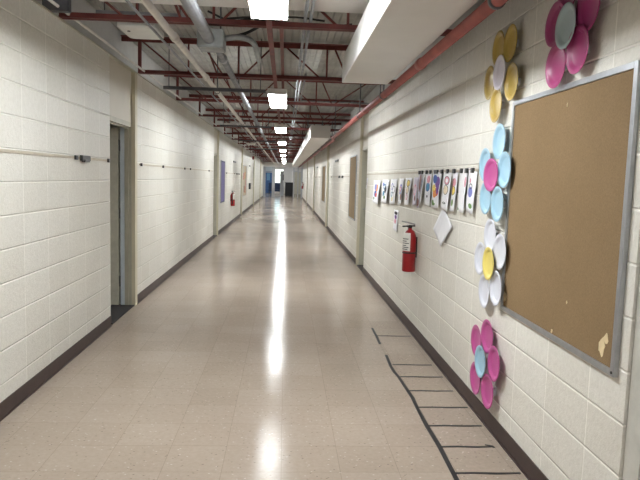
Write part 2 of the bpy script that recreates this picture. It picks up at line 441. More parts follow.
MB().box(-1.45, -.35, 52.7, 53.3, .28, .46).build('seat', M['navy'], t, .03, loc=L)
MB().box(-1.45, -.35, 53.2, 53.34, .46, 1.02).build('backrest', M['navy'], t, .03, loc=L)
for x in (-1.4, -.46):
    for y in (52.75, 53.2): MB().box(x, x+.06, y, y+.06, 0, .28).build('leg', M['strut'], t, loc=L)
t = empty('lobby_door', (1.9, 56.9, 0), 'beige wooden door on the end wall of the far lobby, above the counter', 'door'); t.location = (1.05, 56.94, 0); L = t.location
MB().box(.66, 1.44, 56.93, 56.985, .01, 2.05).build('leaf', M['beige'], t, loc=L)
MB().box(.60, .66, 56.92, 56.995, .0, 2.1).build('jamb', M['white'], t, loc=L)
MB().box(1.44, 1.50, 56.92, 56.995, .0, 2.1).build('jamb', M['white'], t, loc=L)

# ------------------------------------------------------------ lights
def make_light():
    r = empty('ceiling_light', (-.128, 0, 2.51), 'x', 'ceiling light', 'lights along the corridor')
    MB().box(-.118, .118, -.745, .745, .034, .070).build('housing', M['fixture'], r, .004)
    # wrap-around lens, open towards the housing
    b = MB(); pr = [(-.114, .034), (-.114, .014), (-.102, .003), (-.06, 0), (.06, 0), (.102, .003), (.114, .014), (.114, .034)]
    A = [b.bm.verts.new((x, -.735, z)) for x, z in pr]; B = [b.bm.verts.new((x, .735, z)) for x, z in pr]
    for i in range(len(pr)-1): b.bm.faces.new((A[i], A[i+1], B[i+1], B[i]))
    b.bm.faces.new(A); b.bm.faces.new(B[::-1])
    b.build('lens', M['lens'], r)
    for y in (-.745, .735): MB().box(-.117, .117, y, y+.010, -.001, .034).build('end_cap', M['fixture'], r)
    for y in (-.55, .55): MB().box(-.05, .02, y, y+.03, .070, .0755).build('mounting_bracket', M['strut'], r)
    return r
light0 = make_light()
ordn = ['nearest', 'second', 'third', 'fourth', 'fifth', 'sixth', 'seventh', 'eighth', 'ninth']
for k in range(-1, 9):
    o = light0 if k == -1 else copy_tree(light0)
    o.location = (-.128, 4.03+5.03*k-.735, 2.51)
    if k == -1: o['label'] = 'lit white wraparound ceiling light hanging behind the camera'
    elif k == 0: o['label'] = 'nearest lit white wraparound ceiling light, cut by the top of the photo'
    else: o['label'] = '%s lit white wraparound ceiling light from the camera, along the corridor ceiling' % ordn[k]

# ------------------------------------------------------------ trusses
def make_truss():
    r = empty('roof_joist', (0, 0, 0), 'x', 'roof joist', 'red steel roof joists')
    zb, zt = 2.613, 2.965
    b = MB()                                                    # two angles back to back
    for s in (-1, 1):
        b.box(XL+.005, XR+.17, s*.006 if s > 0 else -.038, .038 if s > 0 else -.006, zb, zb+.007)
        b.box(XL+.005, XR+.17, s*.006 if s > 0 else -.012, .012 if s > 0 else -.006, zb, zb+.042)
    b.build('bottom_chord', M['red'], r)
    b = MB()
    for s in (-1, 1):
        b.box(XL-.18, XR+.18, .006 if s > 0 else -.048, .048 if s > 0 else -.006, zt+.042, zt+.05)
        b.box(XL-.18, XR+.18, .006 if s > 0 else -.014, .014 if s > 0 else -.006, zt-.005, zt+.05)
    b.build('top_chord', M['red'], r)
    MB().bar((XL+.02, 0, zb), (XL+.02, 0, zt), .035).build('end_post', M['red'], r)
    seg = [(-1.63, 1, -1.22, 0), (-.93, 1, -.80, 0), (-.74, 0, -.97, 1), (-.50, 0, -.18, 1), (-.02, 1, .36, 0), (.53, 1, .68, 0), (.72, 0, 1.2, 1),
           (-1.12, 1, -1.12, 0), (-.56, 1, -.56, 0), (.44, 1, .44, 0)]
    for x0, u0, x1, u1 in seg:
        MB().tube([(x0, 0, zt if u0 else zb+.03), (x1, 0, zt if u1 else zb+.03)], .0105, 6).build('web_bar', M['red'], r)
    return r
tr0 = make_truss()
for k in range(18):
    o = tr0 if k == 0 else copy_tree(tr0)
    o.location.y = 4.68+2.385*k
    o['label'] = ('nearest red steel roof joist, crossing just beyond the white bulkhead' if k == 0 else
        '%s red steel roof joist from the camera, spanning wall to wall' % ('second third fourth fifth sixth seventh eighth ninth tenth eleventh twelfth thirteenth fourteenth fifteenth sixteenth seventeenth eighteenth'.split()[k-1]))
# two red runners along the corridor under and over the joist chords
for x, y, lab in ((-2.2, 51.5, 'added ceiling light brightening the far lobby, left of the white panel'), (-.3, 54.5, 'added ceiling light brightening the far lobby, in front of the window')):
    o = copy_tree(light0); o.location = (x, y, 3.028); o['label'] = lab  # extra lamps added to brighten the far lobby
tag(MB().box(-.165, -.125, Y0+.4, 45.5, 2.5855, 2.612).build('runner_bar', M['red']), 'long red steel runner carrying the ceiling lights down the corridor', 'steel bar')
tag(MB().box(-.075, -.045, 4.6, 45.5, 2.656, 2.684).build('runner_bar', M['red']), 'thinner red steel bar lying on the joists right of the light runner', 'steel bar')

# ------------------------------------------------------------ bulkhead, ducts, pipes
t = empty('bulkhead', (0, 4.4, 2.71), 'white boxed bulkhead crossing the corridor above the nearest ceiling light', 'bulkhead'); L = t.location
MB().box(-1.36, 1.15, 4.12, 4.58, 2.715, 2.98).build('casing', M['whitebox'], t, .006, loc=L)
MB().box(.36, .50, 4.106, 4.12, 2.76, 2.84).build('vent_grille', M['strut'], t, loc=L)
tag(MB().box(-1.72, -1.54, 4.46, 4.53, 2.611, 3.06).build('bracket_plate', M['strut'], bevel=.006), 'grey steel bracket at left end of the white bulkhead above the wall', 'bracket')
t = empty('air_duct', (.66, 2, 2.33), 'large white boxed air duct nearest the camera, overhead beside right wall', 'duct', 'air ducts'); L = t.location
MB().box(.467, .863, Y0+.01, 5.34, 2.33, 2.55).build('casing', M['duct'], t, .006, loc=L)
for y in (-.6, 1.9, 3.7):
    for x in (.482, .828): MB().box(x, x+.02, y, y+.03, 2.55, ZD).build('hanger_strap', M['strut'], t, loc=L)
t = empty('air_duct', (.70, 28, 2.33), 'long white boxed air duct further down the corridor, running to the far end', 'duct', 'air ducts'); L = t.location
MB().box(.49, .90, 12.6, 44.6, 2.33, 2.585).build('casing', M['duct'], t, .006, loc=L)
for y in (15.0, 20.2, 25, 30, 35, 40.1):
    for x in (.505, .865): MB().box(x, x+.02, y, y+.03, 2.585, ZD).build('hanger_strap', M['strut'], t, loc=L)
for y in (18.6, 23.3, 28, 32.7, 37.4): MB().box(.482, .908, y, y+.03, 2.322, 2.590).build('seam_flange', M['duct'], t, loc=L)

def pipe(name, pts, r, mat, label, cat, couplings=(), rc=None, clamps=()):
    t = empty(name, pts[0], label, cat); L = t.location
    MB().tube(pts, r, 14).build('pipe_run', M[mat], t, loc=L)
    for c in couplings:
        x, z = at_y(pts, c)
        MB().tube([(x, c-.05, z), (x, c-.035, z), (x, c+.035, z), (x, c+.05, z)], [r*1.05, rc or r*1.3, rc or r*1.3, r*1.05], 14).build('coupling', M[mat], t, loc=L)
    for c in clamps:
        x, z = at_y(pts, c)
        MB().tube([(x, c-.012, z), (x, c+.012, z)], r*1.22, 14).box(x-.006, x+.006, c-.01, c+.01, z+r, ZD).build('hanger', M['strut'], t, loc=L)
    return t
def at_y(pts, y):
    for a, c in zip(pts, pts[1:]):
        if a[1] <= y <= c[1]:
            f = (y-a[1])/(c[1]-a[1]); return a[0]+(c[0]-a[0])*f, a[2]+(c[2]-a[2])*f
    return pts[-1][0], pts[-1][2]
pipe('sprinkler_pipe', [(.905, Y0+.01, 2.30), (.905, 12.0, 2.30), (.965, 12.5, 2.30), (.965, 45.5, 2.30)], .032, 'redpipe', 'faded red sprinkler pipe running along the upper right wall', 'pipe', (4.2, 7.1, 9.9, 16, 20, 24), .039, (2.7, 5.8, 7.65, 11.5, 17, 22))
pipe('water_pipe', [(-.855, Y0+.01, 2.52), (-.855, 45.5, 2.52)], .026, 'white_pipe', 'white painted pipe running down the left side of the ceiling', 'pipe', (4.72, 6.55, 11, 16, 21), .034, (7.6, 12, 17))
pipe('conduit', [(-.586, Y0+.01, 2.50), (-.586, 4.61, 2.50)], .041, 'galv', 'thick grey conduit entering the junction box from the camera side', 'conduit', (), None, (1.2, 3.1))
pipe('conduit', [(-.573, 4.82, 2.52), (-.573, 45.5, 2.52)], .029, 'galv', 'grey conduit leaving the junction box and running to the far end', 'conduit', (5.5, 8.5, 12.5, 17), .038, (7.3, 12.1))
for i, x in enumerate((.118, .158)):
    lab = ('left thin grey conduit of the pair above the joists right of the lights', 'right thin grey conduit of the pair above the joists right of the lights')[i]
    pipe('conduit', [(x, Y0+.01, 2.668), (x, 45.5, 2.668)], .0125, 'galv', lab, 'conduit')
t = pipe('conduit', [(.20, 45.4, 2.668), (.20, 45.5, 2.668)], .0125, 'galv', 'x', 'conduit')
for ch in list(t.children): bpy.data.objects.remove(ch)
t.name = 'conduit'; t['label'] = 'thin grey conduit that elbows from the pair towards the right wall'; t.location = (.2, 9.6, 2.70)
arc = [(.205+.09-.09*math.cos(a), 9.66-.09+.09*math.sin(a), 2.70) for a in [PI/2*k/6 for k in range(7)]]
MB().tube([(.205, 7.2, 2.70)] + arc + [(XR, 9.66, 2.70)], .012, 10).build('pipe_run', M['galv'], t, loc=t.location)
MB().tube([(1.0, 9.66, 2.70), (1.04, 9.66, 2.70)], .016, 10).build('coupling', M['galv'], t, loc=t.location)
pipe('conduit', [(-1.61, Y0+.01, 2.64), (-1.61, 45.5, 2.64)], .011, 'white_pipe', 'very thin pale conduit along the top of the left wall', 'conduit')
pipe('conduit', [(-1.02, Y0+.01, 2.60), (-1.02, 4.3, 2.575), (-1.0, 12.5, 2.575), (-.98, 45.5, 2.575)], .010, 'galv', 'thin grey conduit beside the white ceiling pipe', 'conduit')
pipe('conduit', [(1.19, Y0+.01, 2.56), (1.19, 13.5, 2.56), (1.21, 45.5, 2.56)], .022, 'strut', 'dark grey conduit between red sprinkler pipe and top of right wall', 'conduit', (), None, (3.2, 7.9, 16))
t = empty('junction_box', (-.573, 4.715, 2.51), 'grey square junction box joining two conduits below the joists', 'junction box'); L = t.location
MB().box(-.672, -.480, 4.61, 4.82, 2.443, 2.572).build('box', M['grey'], t, .008, loc=L)
MB().tube([(-.52, 4.785, 2.572), (-.52, 4.785, ZD)], .006, 8).build('hanger_rod', M['strut'], t, loc=L)
MB().box(-.668, -.484, 4.614, 4.816, 2.437, 2.443).build('cover', M['grey'], t, .002, loc=L)
for x, y in ((-.65, 4.64), (-.50, 4.64), (-.65, 4.79), (-.50, 4.79)): MB().tube([(x, y, 2.437), (x, y, 2.433)], .006, 8).build('screw', M['steel'], t, loc=L)
cv = []
for k in range(13):
    a = k/12; cv.append((-.481+.22*math.sin(a*PI/2), 4.72+.05*a+.28*(1-math.cos(a*PI/2)), 2.525+.03*math.sin(a*PI)))
tag(MB().tube(cv + [(-.258, 5.6, 2.53)], .022, 10).build('conduit', M['grey']), 'short grey curved conduit bending out of the junction box', 'conduit')

# strut channels hung across under the joists
for i, (x0, x1, y, z) in enumerate(((-1.47, -.78, 4.87, 2.69), (-1.40, -.25, 7.08, 2.454), (-1.3, -.3, 12.1, 2.454), (-1.3, -.3, 16.8, 2.454), (-1.3, -.3, 21.6, 2.454))):
    t = empty('strut_channel', ((x0+x1)/2, y, z), ('pale grey strut channel under the nearest joist left of the lights', 'dark strut channel under the second joist, below the white pipe', 'strut channel crossing under the pipes in the middle distance', 'strut channel crossing under the pipes beyond the middle one', 'most distant strut channel under the pipes')[i], 'strut channel', 'strut channels under the pipes'); L = t.location
    b = MB(); b.box(x0, x1, y-.02, y+.02, z, z+.005); b.box(x0, x1, y-.02, y-.016, z, z+.035); b.box(x0, x1, y+.016, y+.02, z, z+.035)
    b.build('channel', M['galv'] if i == 0 else M['strut'], t, loc=L)
    for x in (x0+.06, x1-.06): MB().tube([(x, y, z+.003), (x, y, ZD)], .005, 6).build('hanger_rod', M['strut'], t, loc=L)
# white rounded boxes under the ceiling by the left wall
def rbox(x0, x1, y0, y1, z0, z1, r=.05):
    b = MB(); pts = []
    for cx, cy, a0 in ((x1-r, y1-r, 0), (x0+r, y1-r, 90), (x0+r, y0+r, 180), (x1-r, y0+r, 270)):
        for k in range(5):
            a = math.radians(a0+k*22.5); pts.append((cx+r*math.cos(a), cy+r*math.sin(a)))
    A = [b.bm.verts.new((x, y, z1)) for x, y in pts]; B = [b.bm.verts.new((x, y, z0+.012)) for x, y in pts]
    cx, cy = (x0+x1)/2, (y0+y1)/2
    D = [b.bm.verts.new((cx+(x-cx)*.9, cy+(y-cy)*.9, z0)) for x, y in pts]; n = len(pts)
    for P, Q in ((A, B), (B, D)):
        for k in range(n): b.bm.faces.new((P[k], P[(k+1) % n], Q[(k+1) % n], Q[k]))
    b.bm.faces.new(A); b.bm.faces.new(D[::-1]); return b
t = empty('ceiling_speaker', (-1.2, 5.2, 2.62), 'white rounded box hanging under the ceiling beside the left wall, nearest one', 'ceiling box', 'white ceiling boxes'); L = t.location
rbox(-1.31, -1.02, 4.80, 5.22, 2.596, 2.645).build('cover', M['fixture'], t, loc=L)
MB().tube([(-1.24, 4.92, 2.597), (-1.24, 4.92, 2.590)], .012, 10).build('button', M['strut'], t, loc=L)
MB().tube([(-1.2, 5.05, 2.645), (-1.2, 5.05, ZD)], .008, 8).build('stem', M['strut'], t, loc=L)
for y, lab in ((13.0, 'white flat box under the ceiling near the left wall, in the middle distance'), (20.2, 'most distant white flat box under the ceiling near the left wall')):
    c = copy_tree(t); c.location.y = y+.2; c['label'] = lab; c.location.z = 2.56
# black cables draped over the nearest joists
def cable(pts, lab, r=.009):
    sm = []
    P = [Vector(p) for p in pts]; P = [P[0]*2-P[1]] + P + [P[-1]*2-P[-2]]
    for i in range(1, len(P)-2):
        for k in range(6):
            t_ = k/6; a, b_, c, d = P[i-1:i+3]
            sm.append(.5*((2*b_)+(c-a)*t_+(2*a-5*b_+4*c-d)*t_*t_+(3*b_-a-3*c+d)*t_**3))
    sm.append(P[-2])
    tag(MB().tube(sm, r, 8).build('cable', M['cable']), lab, 'cable', 'cables on the joists')
cable([(-.5, 4.85, 2.70), (-.28, 4.85, 2.72), (0, 4.83, 2.685), (.3, 4.76, 2.655), (.48, 4.76, 2.68)], 'black cable sagging along the nearest joist right of the lights')
cable([(-.75, 4.90, 2.68), (-.55, 4.92, 2.71), (-.35, 4.93, 2.69), (-.2, 4.94, 2.74), (.05, 4.94, 2.76), (.28, 4.94, 2.74)], 'black cable looping over the nearest joist above the junction box', .008)
cable([(-.62, 4.80, 2.74), (-.45, 4.81, 2.68), (-.25, 4.80, 2.70), (-.1, 4.80, 2.66)], 'short black cable coiled on the nearest joist beside the thick conduit', .008)
cable([(-.474, 4.80, 2.55), (-.34, 4.86, 2.60), (-.2, 4.80, 2.66)], 'thick black cable rising from the right side of the junction box', .012)
# ------------------------------------------------------------ rails with clips
def rail(X, sgn, y0, y1, z, clips, label, big=(), hooks=()):
    t = empty('display_rail', (X, (y0+y1)/2, z), label, 'rail', 'display rails on the walls'); L = t.location
    x0, x1 = sorted((X-sgn*.001, X+sgn*.008)); MB().box(x0, x1, y0, y1, z-.009, z+.009).build('strip', M['rail'], t, loc=L)
    for y in clips:
        w = .022
        x0, x1 = sorted((X+sgn*.008, X+sgn*.026)); MB().box(x0, x1, y-w, y+w, z-.018, z+.016).build('clip', M['clip'], t, .003, loc=L)
    for y in big:
        x0, x1 = sorted((X+sgn*.008, X+sgn*.034))
        b = MB().box(x0, x1, y-.10, y+.10, z-.022, z+.022); x2, x3 = sorted((X+sgn*.01, X+sgn*.04)); b.box(x2, x3, y-.06, y+.06, z-.032, z-.01)
        b.build('clip', M['clip'], t, .004, loc=L)
    for y, zt_ in hooks: MB().box(*sorted((X+sgn*.0045, X+sgn*.0085)), y-.012, y+.012, zt_-.018, z).build('hook', M['clip'], t, loc=L)
    return t
rail(XL, 1, Y0, 5.88, 1.61, (4.96, 5.85), 'pale display rail with dark clips on the near left wall', (5.17,))
rail(XL, 1, 7.12, 14.2, 1.60, (7.16, 8.42, 10.2, 10.8, 13.4), 'pale display rail on left wall beyond the open door')
rail(XL, 1, 17.0, 22.6, 1.58, (17.4, 20.0), 'pale display rail on left wall behind the fire extinguisher', (21.0, 21.9))
rail(XR, -1, 3.95, 9.6, 1.588, [4.10, 4.24, 4.36, 4.56, 4.75, 4.92, 5.08, 5.14, 5.32, 5.46, 5.64, 5.75], 'display rail on right wall with the drawings clipped to it')
rail(XR, -1, 12.3, 17.7, 1.56, (16.9,), 'display rail on right wall between the tan boards', (13.6, 14.4))
rail(XR, -1, 21.5, 26.4, 1.56, (23.1, 25.6), 'most distant display rail on right wall')

# ------------------------------------------------------------ drawings
def sheet(y0, y1, z0, z1, label, marks, mat='paper', curl=.006, seed=0, off=.0045, name='drawing_sheet', skew=0, turn=0, zr=0):
    """paper hanging from the rail on the right wall; y0 = near edge, y1 = far edge; marks (u, v, ru, rv, ink, ring) in sheet fractions from top left"""
    rnd = random.Random(seed); ph = rnd.random()*6
    z1 = max(z1, zr); W_, H_ = y1-y0, z1-z0
    yaw_ = math.tan(math.radians(turn)); 
    def P(u, v, lift=0):
        t_ = (1-u) if turn > 0 else u                             # the lifted edge: far one for turn > 0, near one for turn < 0
        bul = .003 + abs(yaw_)*W_*t_*(.25+.75*min(1, v*1.6)) + curl*math.sin(PI*u)*(.3+.7*v) + .006*v*v*(1+math.sin(ph)) 
        return (XR-off-bul-lift, y1-u*W_, z1-v*H_ - skew*(u-.5) - .02*v*math.cos(ph)*(u-.5))
    b = MB(); n, m = 8, 10
    g = [[b.bm.verts.new(P(i/n, j/m)) for i in range(n+1)] for j in range(m+1)]
    for j in range(m):
        for i in range(n):
            f = b.bm.faces.new((g[j][i], g[j][i+1], g[j+1][i+1], g[j+1][i])); f.smooth = True
    inks = []
    for (u, v, ru, rv, ink, ring) in marks:
        if ink not in inks: inks.append(ink)
        mi = inks.index(ink)+1
        def pt(a, s): return b.bm.verts.new(P(min(.99, max(.01, u+ru*s*math.cos(a))), min(.99, max(.01, v+rv*s*math.sin(a))), .0012+.0003*len(inks)))
        N = 14
        if ring:
            o = [pt(2*PI*k/N, 1) for k in range(N)]; q = [pt(2*PI*k/N, ring) for k in range(N)]
            for k in range(N):
                f = b.bm.faces.new((o[k], o[(k+1) % N], q[(k+1) % N], q[k])); f.material_index = mi
        else:
            o = [pt(2*PI*k/N, 1) for k in range(N)]; q = [pt(2*PI*k/N, .5) for k in range(N)]
            for k in range(N):
                f = b.bm.faces.new((o[k], o[(k+1) % N], q[(k+1) % N], q[k])); f.material_index = mi
            f = b.bm.faces.new(q); f.material_index = mi
    o = b.build(name, [M[mat]] + [INK[i] for i in inks], loc=(XR, (y0+y1)/2, z1))
    md = o.modifiers.new('thickness', 'SOLIDIFY'); md.thickness = .0006; md.offset = 0
    if z1 > 1.57:
        yc, zu = (y0*.3+y1*.7), 1.583
        q = MB().box(XR-.0098, XR-.006, yc-.010, yc+.010, z1-.016, zu).build('paper_clip', M['clip'], o, loc=(XR, (y0+y1)/2, z1))
    return tag(o, label, 'drawing', 'drawings clipped along the right wall')
R_ = .72
sheet(4.01, 4.22, 1.305, 1.585, 'nearest hanging drawing, white sheet with a blue-violet figure, beside the pale blue plate flower', [(.5, .52, .27, .13, 'peri', 0), (.5, .38, .18, .07, 'black', R_), (.70, .84, .2, .06, 'green', 0), (.4, .25, .08, .06, 'pink', 0)], seed=1, turn=-4, skew=.015)
sheet(4.22, 4.44, 1.295, 1.60, 'curled mostly blank white sheet, second from the near end of the rail', [(.9, .3, .08, .12, 'pink', 0), (.25, .96, .2, .03, 'green', 0)], seed=2, curl=.012, turn=-6, off=.0015)
sheet(4.47, 4.62, 1.285, 1.575, 'drawing with pink and yellow circles behind the curled blank sheet', [(.5, .25, .36, .11, 'pink', 0), (.5, .47, .36, .11, 'yellow', 0), (.5, .47, .38, .12, 'black', .88), (.25, .35, .12, .2, 'brown', 0), (.55, .78, .18, .09, 'green', 0)], seed=3, turn=-4)
sheet(4.63, 4.9, 1.285, 1.58, 'drawing with two outlined cream circles one above the other', [(.55, .22, .30, .11, 'pink', .55), (.55, .22, .32, .12, 'black', .88), (.55, .47, .3, .12, 'cream', 0), (.55, .47, .32, .13, 'black', .88), (.55, .82, .2, .03, 'black', .5)], seed=4, turn=-4, skew=.01)
sheet(4.93, 5.26, 1.285, 1.585, 'brightest drawing, a cluster of blue, purple, orange and yellow balloons', [(.70, .28, .26, .16, 'purple', 0), (.38, .20, .26, .12, 'blue', 0), (.66, .56, .28, .12, 'red', 0), (.34, .47, .24, .12, 'yellow', 0), (.50, .62, .26, .10, 'orange', 0), (.80, .44, .14, .18, 'purple', 0), (.34, .86, .16, .08, 'green', 0), (.48, .9, .18, .04, 'green', 0)], seed=5, turn=-4, skew=.012)
sheet(5.27, 5.54, 1.29, 1.58, 'drawing with a pink circle above a teal circle', [(.62, .2, .24, .12, 'pink', 0), (.58, .44, .30, .13, 'teal', 0), (.58, .44, .31, .135, 'blue', .82), (.6, .72, .1, .04, 'black', 0)], seed=6, turn=-3)
sheet(5.54, 5.67, 1.29, 1.585, 'narrow white sheet folded edge on, left of the pink and teal drawing', [(.4, .4, .14, .2, 'peri', .6)], seed=7, curl=.008, turn=-12, off=.0015)
sheet(5.68, 5.8, 1.25, 1.585, 'dark brown edged sheet hanging lower beside the folded white sheet', [(.7, .3, .28, .25, 'brown', 0), (.5, .84, .45, .12, 'brown', 0)], mat='paperl', seed=8, turn=-4)
sheet(5.82, 6.06, 1.265, 1.54, 'lilac grey sheet with a faint pink circle', [(.5, .45, .3, .2, 'pink', .7), (.7, .75, .12, .1, 'brown', 0)], mat='paperl', seed=9, turn=-4, off=-.0028)
sheet(6.11, 6.48, 1.25, 1.535, 'drawing with three outlined yellow and pink circles stacked up', [(.55, .2, .27, .12, 'yellow', 0), (.55, .2, .29, .13, 'black', .82), (.55, .45, .26, .13, 'cream', 0), (.55, .45, .28, .14, 'black', .82), (.55, .7, .2, .11, 'pink', .6)], seed=10, turn=-5, off=-.0028)
sheet(6.53, 6.82, 1.245, 1.53, 'drawing with one grey-blue ring, right of the faint sketch sheet', [(.5, .42, .34, .2, 'peri', .7), (.5, .42, .2, .12, 'pink', .5), (.8, .72, .16, .14, 'brown', 0)], seed=11, turn=-5, off=-.0028)
sheet(6.93, 7.38, 1.225, 1.52, 'sheet with a faint grey sketch of rings', [(.35, .3, .2, .14, 'peri', .7), (.65, .42, .22, .15, 'black', .85), (.4, .6, .16, .1, 'teal', .7), (.6, .8, .1, .08, 'yellow', .6)], seed=12, turn=-3, off=-.0028, curl=.012)
sheet(7.46, 8.02, 1.215, 1.51, 'drawing with small teal and dark shapes, second from the far end', [(.45, .3, .2, .13, 'teal', .5), (.62, .42, .16, .15, 'black', 0), (.35, .6, .18, .12, 'teal', 0), (.6, .75, .14, .07, 'green', 0), (.2, .2, .12, .08, 'peri', 0)], seed=13, turn=-3, off=-.0028)
sheet(8.12, 8.84, 1.18, 1.50, 'farthest drawing on the rail, with orange and blue patches', [(.6, .35, .18, .18, 'orange', 0), (.42, .3, .16, .14, 'peri', 0), (.5, .58, .2, .14, 'blue', 0), (.65, .62, .14, .1, 'red', 0), (.3, .8, .12, .06, 'green', 0)], seed=14, turn=-3, off=-.0028)
sheet(6.8, 7.1, .93, 1.165, 'narrow drawing strip hanging below the row, left of the fire extinguisher', [(.5, .34, .24, .10, 'purple', 0), (.5, .55, .24, .12, 'pink', 0), (.5, .15, .34, .08, 'black', 0)], seed=15, turn=-2, off=-.0032)
o = sheet(9.45, 9.63, 1.36, 1.53, 'small white paper scrap clipped by the recessed door on the right wall', [(.5, .5, .14, .12, 'black', .6)], seed=16, turn=-5, off=-.0032); o['category'] = 'paper'; o.name = 'paper_slip'
b = MB(); n = 8                                                  # sheet taped up on its corner
cen = Vector((XR-.006, 4.89, 1.145)); e1 = Vector((0, -.205, .02)).normalized()
A_, B_, C_, D_ = (Vector((XR-.005, *p)) for p in ((5.19, 1.095), (4.89, 1.30), (4.53, 1.165), (4.82, .98)))
g = [[None]*(n+1) for _ in range(n+1)]
for i in range(n+1):
    for j in range(n+1):
        u, v = i/n, j/n
        p = (A_*(1-u)*(1-v) + B_*u*(1-v) + D_*(1-u)*v + C_*u*v); p.x -= .014*v*v + .006*(1-u)*v - .0055*(1-v)
        g[i][j] = b.bm.verts.new(p)
for i in range(n):
    for j in range(n):
        f = b.bm.faces.new((g[i][j], g[i+1][j], g[i+1][j+1], g[i][j+1])); f.smooth = True
o = b.build('paper_sheet', M['paper'], loc=cen); md = o.modifiers.new('thickness', 'SOLIDIFY'); md.thickness = .0006
tag(o, 'blank white sheet taped cornerwise to the right wall below the drawings', 'paper')

# ------------------------------------------------------------ plate flowers
def plate_bm(r):
    b = MB(); s = r/.1
    prof = [(0, 0), (.066*s, 0), (.072*s, .0025), (.080*s, .011), (.086*s, .013), (.098*s, .0145), (.1*s, .0135), (.1*s, .0122), (.098*s, .0128), (.086*s, .0115), (.080*s, .0092), (.072*s, .0008), (.066*s, -.0016), (0, -.0016)]
    return b.lathe(prof, 36)
FACE = Matrix(((0, 0, -1), (-1, 0, 0), (0, 1, 0)))               # plate axis to -X, into the corridor
def flower(cy, cz, petals, pm, cm, label, r=.104, rc=.100, tilt=0, special=None):
    t = empty('paper_plate_flower', (XR, cy, cz), label, 'plate flower', 'paper plate flowers on the right wall')
    for i, (y, z) in enumerate(petals):
        p = plate_bm(r).build('petal', M[pm], t)
        if special and i == special[0]: p.data.materials[0] = M[special[1]]
        rnd = random.Random(i*7+int(cz*100))
        E_ = Matrix.Rotation(rnd.uniform(-.02, .02), 3, 'Y') @ Matrix.Rotation(rnd.uniform(-.02, .02), 3, 'Z')
        p.matrix_local = Matrix.Translation((-.0245-.003*i, y-cy, z-cz)) @ (E_ @ FACE).to_4x4()
    c = plate_bm(rc).build('flower_centre', M[cm], t); tag(c, 'centre plate of another colour')
    c.matrix_local = Matrix.Translation((-.048, 0, 0)) @ (Matrix.Rotation(tilt, 3, 'Z') @ FACE).to_4x4()
    # blobs of mounting tape behind the plates
    for y, z in petals:
        if y > 3.46 or z > 1.98: MB().box(-.022, .001, y-cy-.02, y-cy+.02, z-cz-.02, z-cz+.02).build('mounting_pad', M['paper'], t)
    return t
flower(3.558, 2.147, [(3.663, 2.307), (3.783, 2.123), (3.454, 2.292), (3.394, 2.07), (3.621, 1.968)], 'p_yellow', 'p_lil', 'yellow plate flower with a pale lilac centre, above the pale blue flower')
flower(2.724, 2.21, [(2.774, 2.382), (2.882, 2.257), (2.561, 2.25), (2.625, 2.089), (2.825, 2.056)], 'p_pink_shade', 'p_grey', 'pink plate flower darkened as if in shade, with grey centre, above the cork board')
flower(3.604, 1.553, [(3.558, 1.75), (3.781, 1.618), (3.430, 1.582), (3.717, 1.413), (3.495, 1.382)], 'p_blue', 'p_pink', 'pale blue plate flower with a pink centre, left of the cork board', tilt=.10)
flower(3.558, 1.022, [(3.621, 1.185), (3.432, 1.109), (3.766, 1.026), (3.645, .836), (3.438, .893)], 'p_white', 'p_ypale', 'white plate flower with a yellow centre, beside the lower cork board')
flower(3.601, .402, [(3.570, .57), (3.759, .491), (3.411, .447), (3.718, .257), (3.478, .256)], 'p_pink', 'p_blue', 'bright pink plate flower with pale blue centre, low near the floor')

# ------------------------------------------------------------ boards
def board(X, sgn, y0, y1, z0, z1, label, cork='cork', cat='notice board', fw=.022, framed=True, name='notice_board', th=.016):
    t = empty(name, (X, (y0+y1)/2, z0), label, cat); L = t.location
    B = lambda p, q: sorted((X+sgn*p, X+sgn*q))
    x0, x1 = B(-.001, th*.6)
    i = fw*.6 if framed else 0
    MB().box(x0 if framed else (X if sgn > 0 else x0), x1, y0+i, y1-i, z0+i, z1-i).build('panel', M[cork], t, loc=L)
    if framed:
        x0, x1 = B(-.001, th)
        for a in ((y0, y0+fw, z0, z1), (y1-fw, y1, z0, z1), (y0+fw, y1-fw, z0, z0+fw), (y0+fw, y1-fw, z1-fw, z1)):
            MB().box(x0, x1, *a).build('frame_rail', M['alu'], t, .002, loc=L)
    return t
bd = board(XR, -1, 2.19, 3.42, .775, 1.965, 'large tan cork notice board in an aluminium frame on the near right wall', fw=.026, th=.02)
MB().tube([(XR-.02, 2.203, .79), (XR-.0225, 2.203, .79)], .006, 8).build('screw', M['cable'], bd, loc=bd.location)
board(XR, -1, 11.03, 12.10, .75, 1.95, 'tan notice board on right wall just beyond the recessed door', 'cork_pale')
board(XR, -1, 19.6, 21.2, .73, 1.93, 'farther tan notice board on right wall', 'cork_pale')
t = board(XL, 1, 15.87, 16.87, .785, 1.90, 'tall purple notice board on left wall before the fire extinguisher', 'purple', 'notice board', fw=.012, th=.02)
for z in (.80, 1.86): MB().box(XL+.0118, XL+.0135, 15.89, 16.85, z, z+.02).build('border_strip', M['navy'], t, loc=t.location)
t = board(XL, 1, 24.2, 26.2, .70, 1.95, 'beige poster board with reddish pictures on the far left wall', 'beige', 'poster board', name='poster_board')
for y, z, c in ((24.6, 1.5, 'red'), (25.3, 1.55, 'orange'), (25.8, 1.2, 'pink'), (24.8, 1.0, 'brown'), (25.4, .95, 'red')):
    MB().box(XL+.0096, XL+.012, y-.16, y+.16, z-.13, z+.13).build('picture', INK[c], t, loc=t.location)
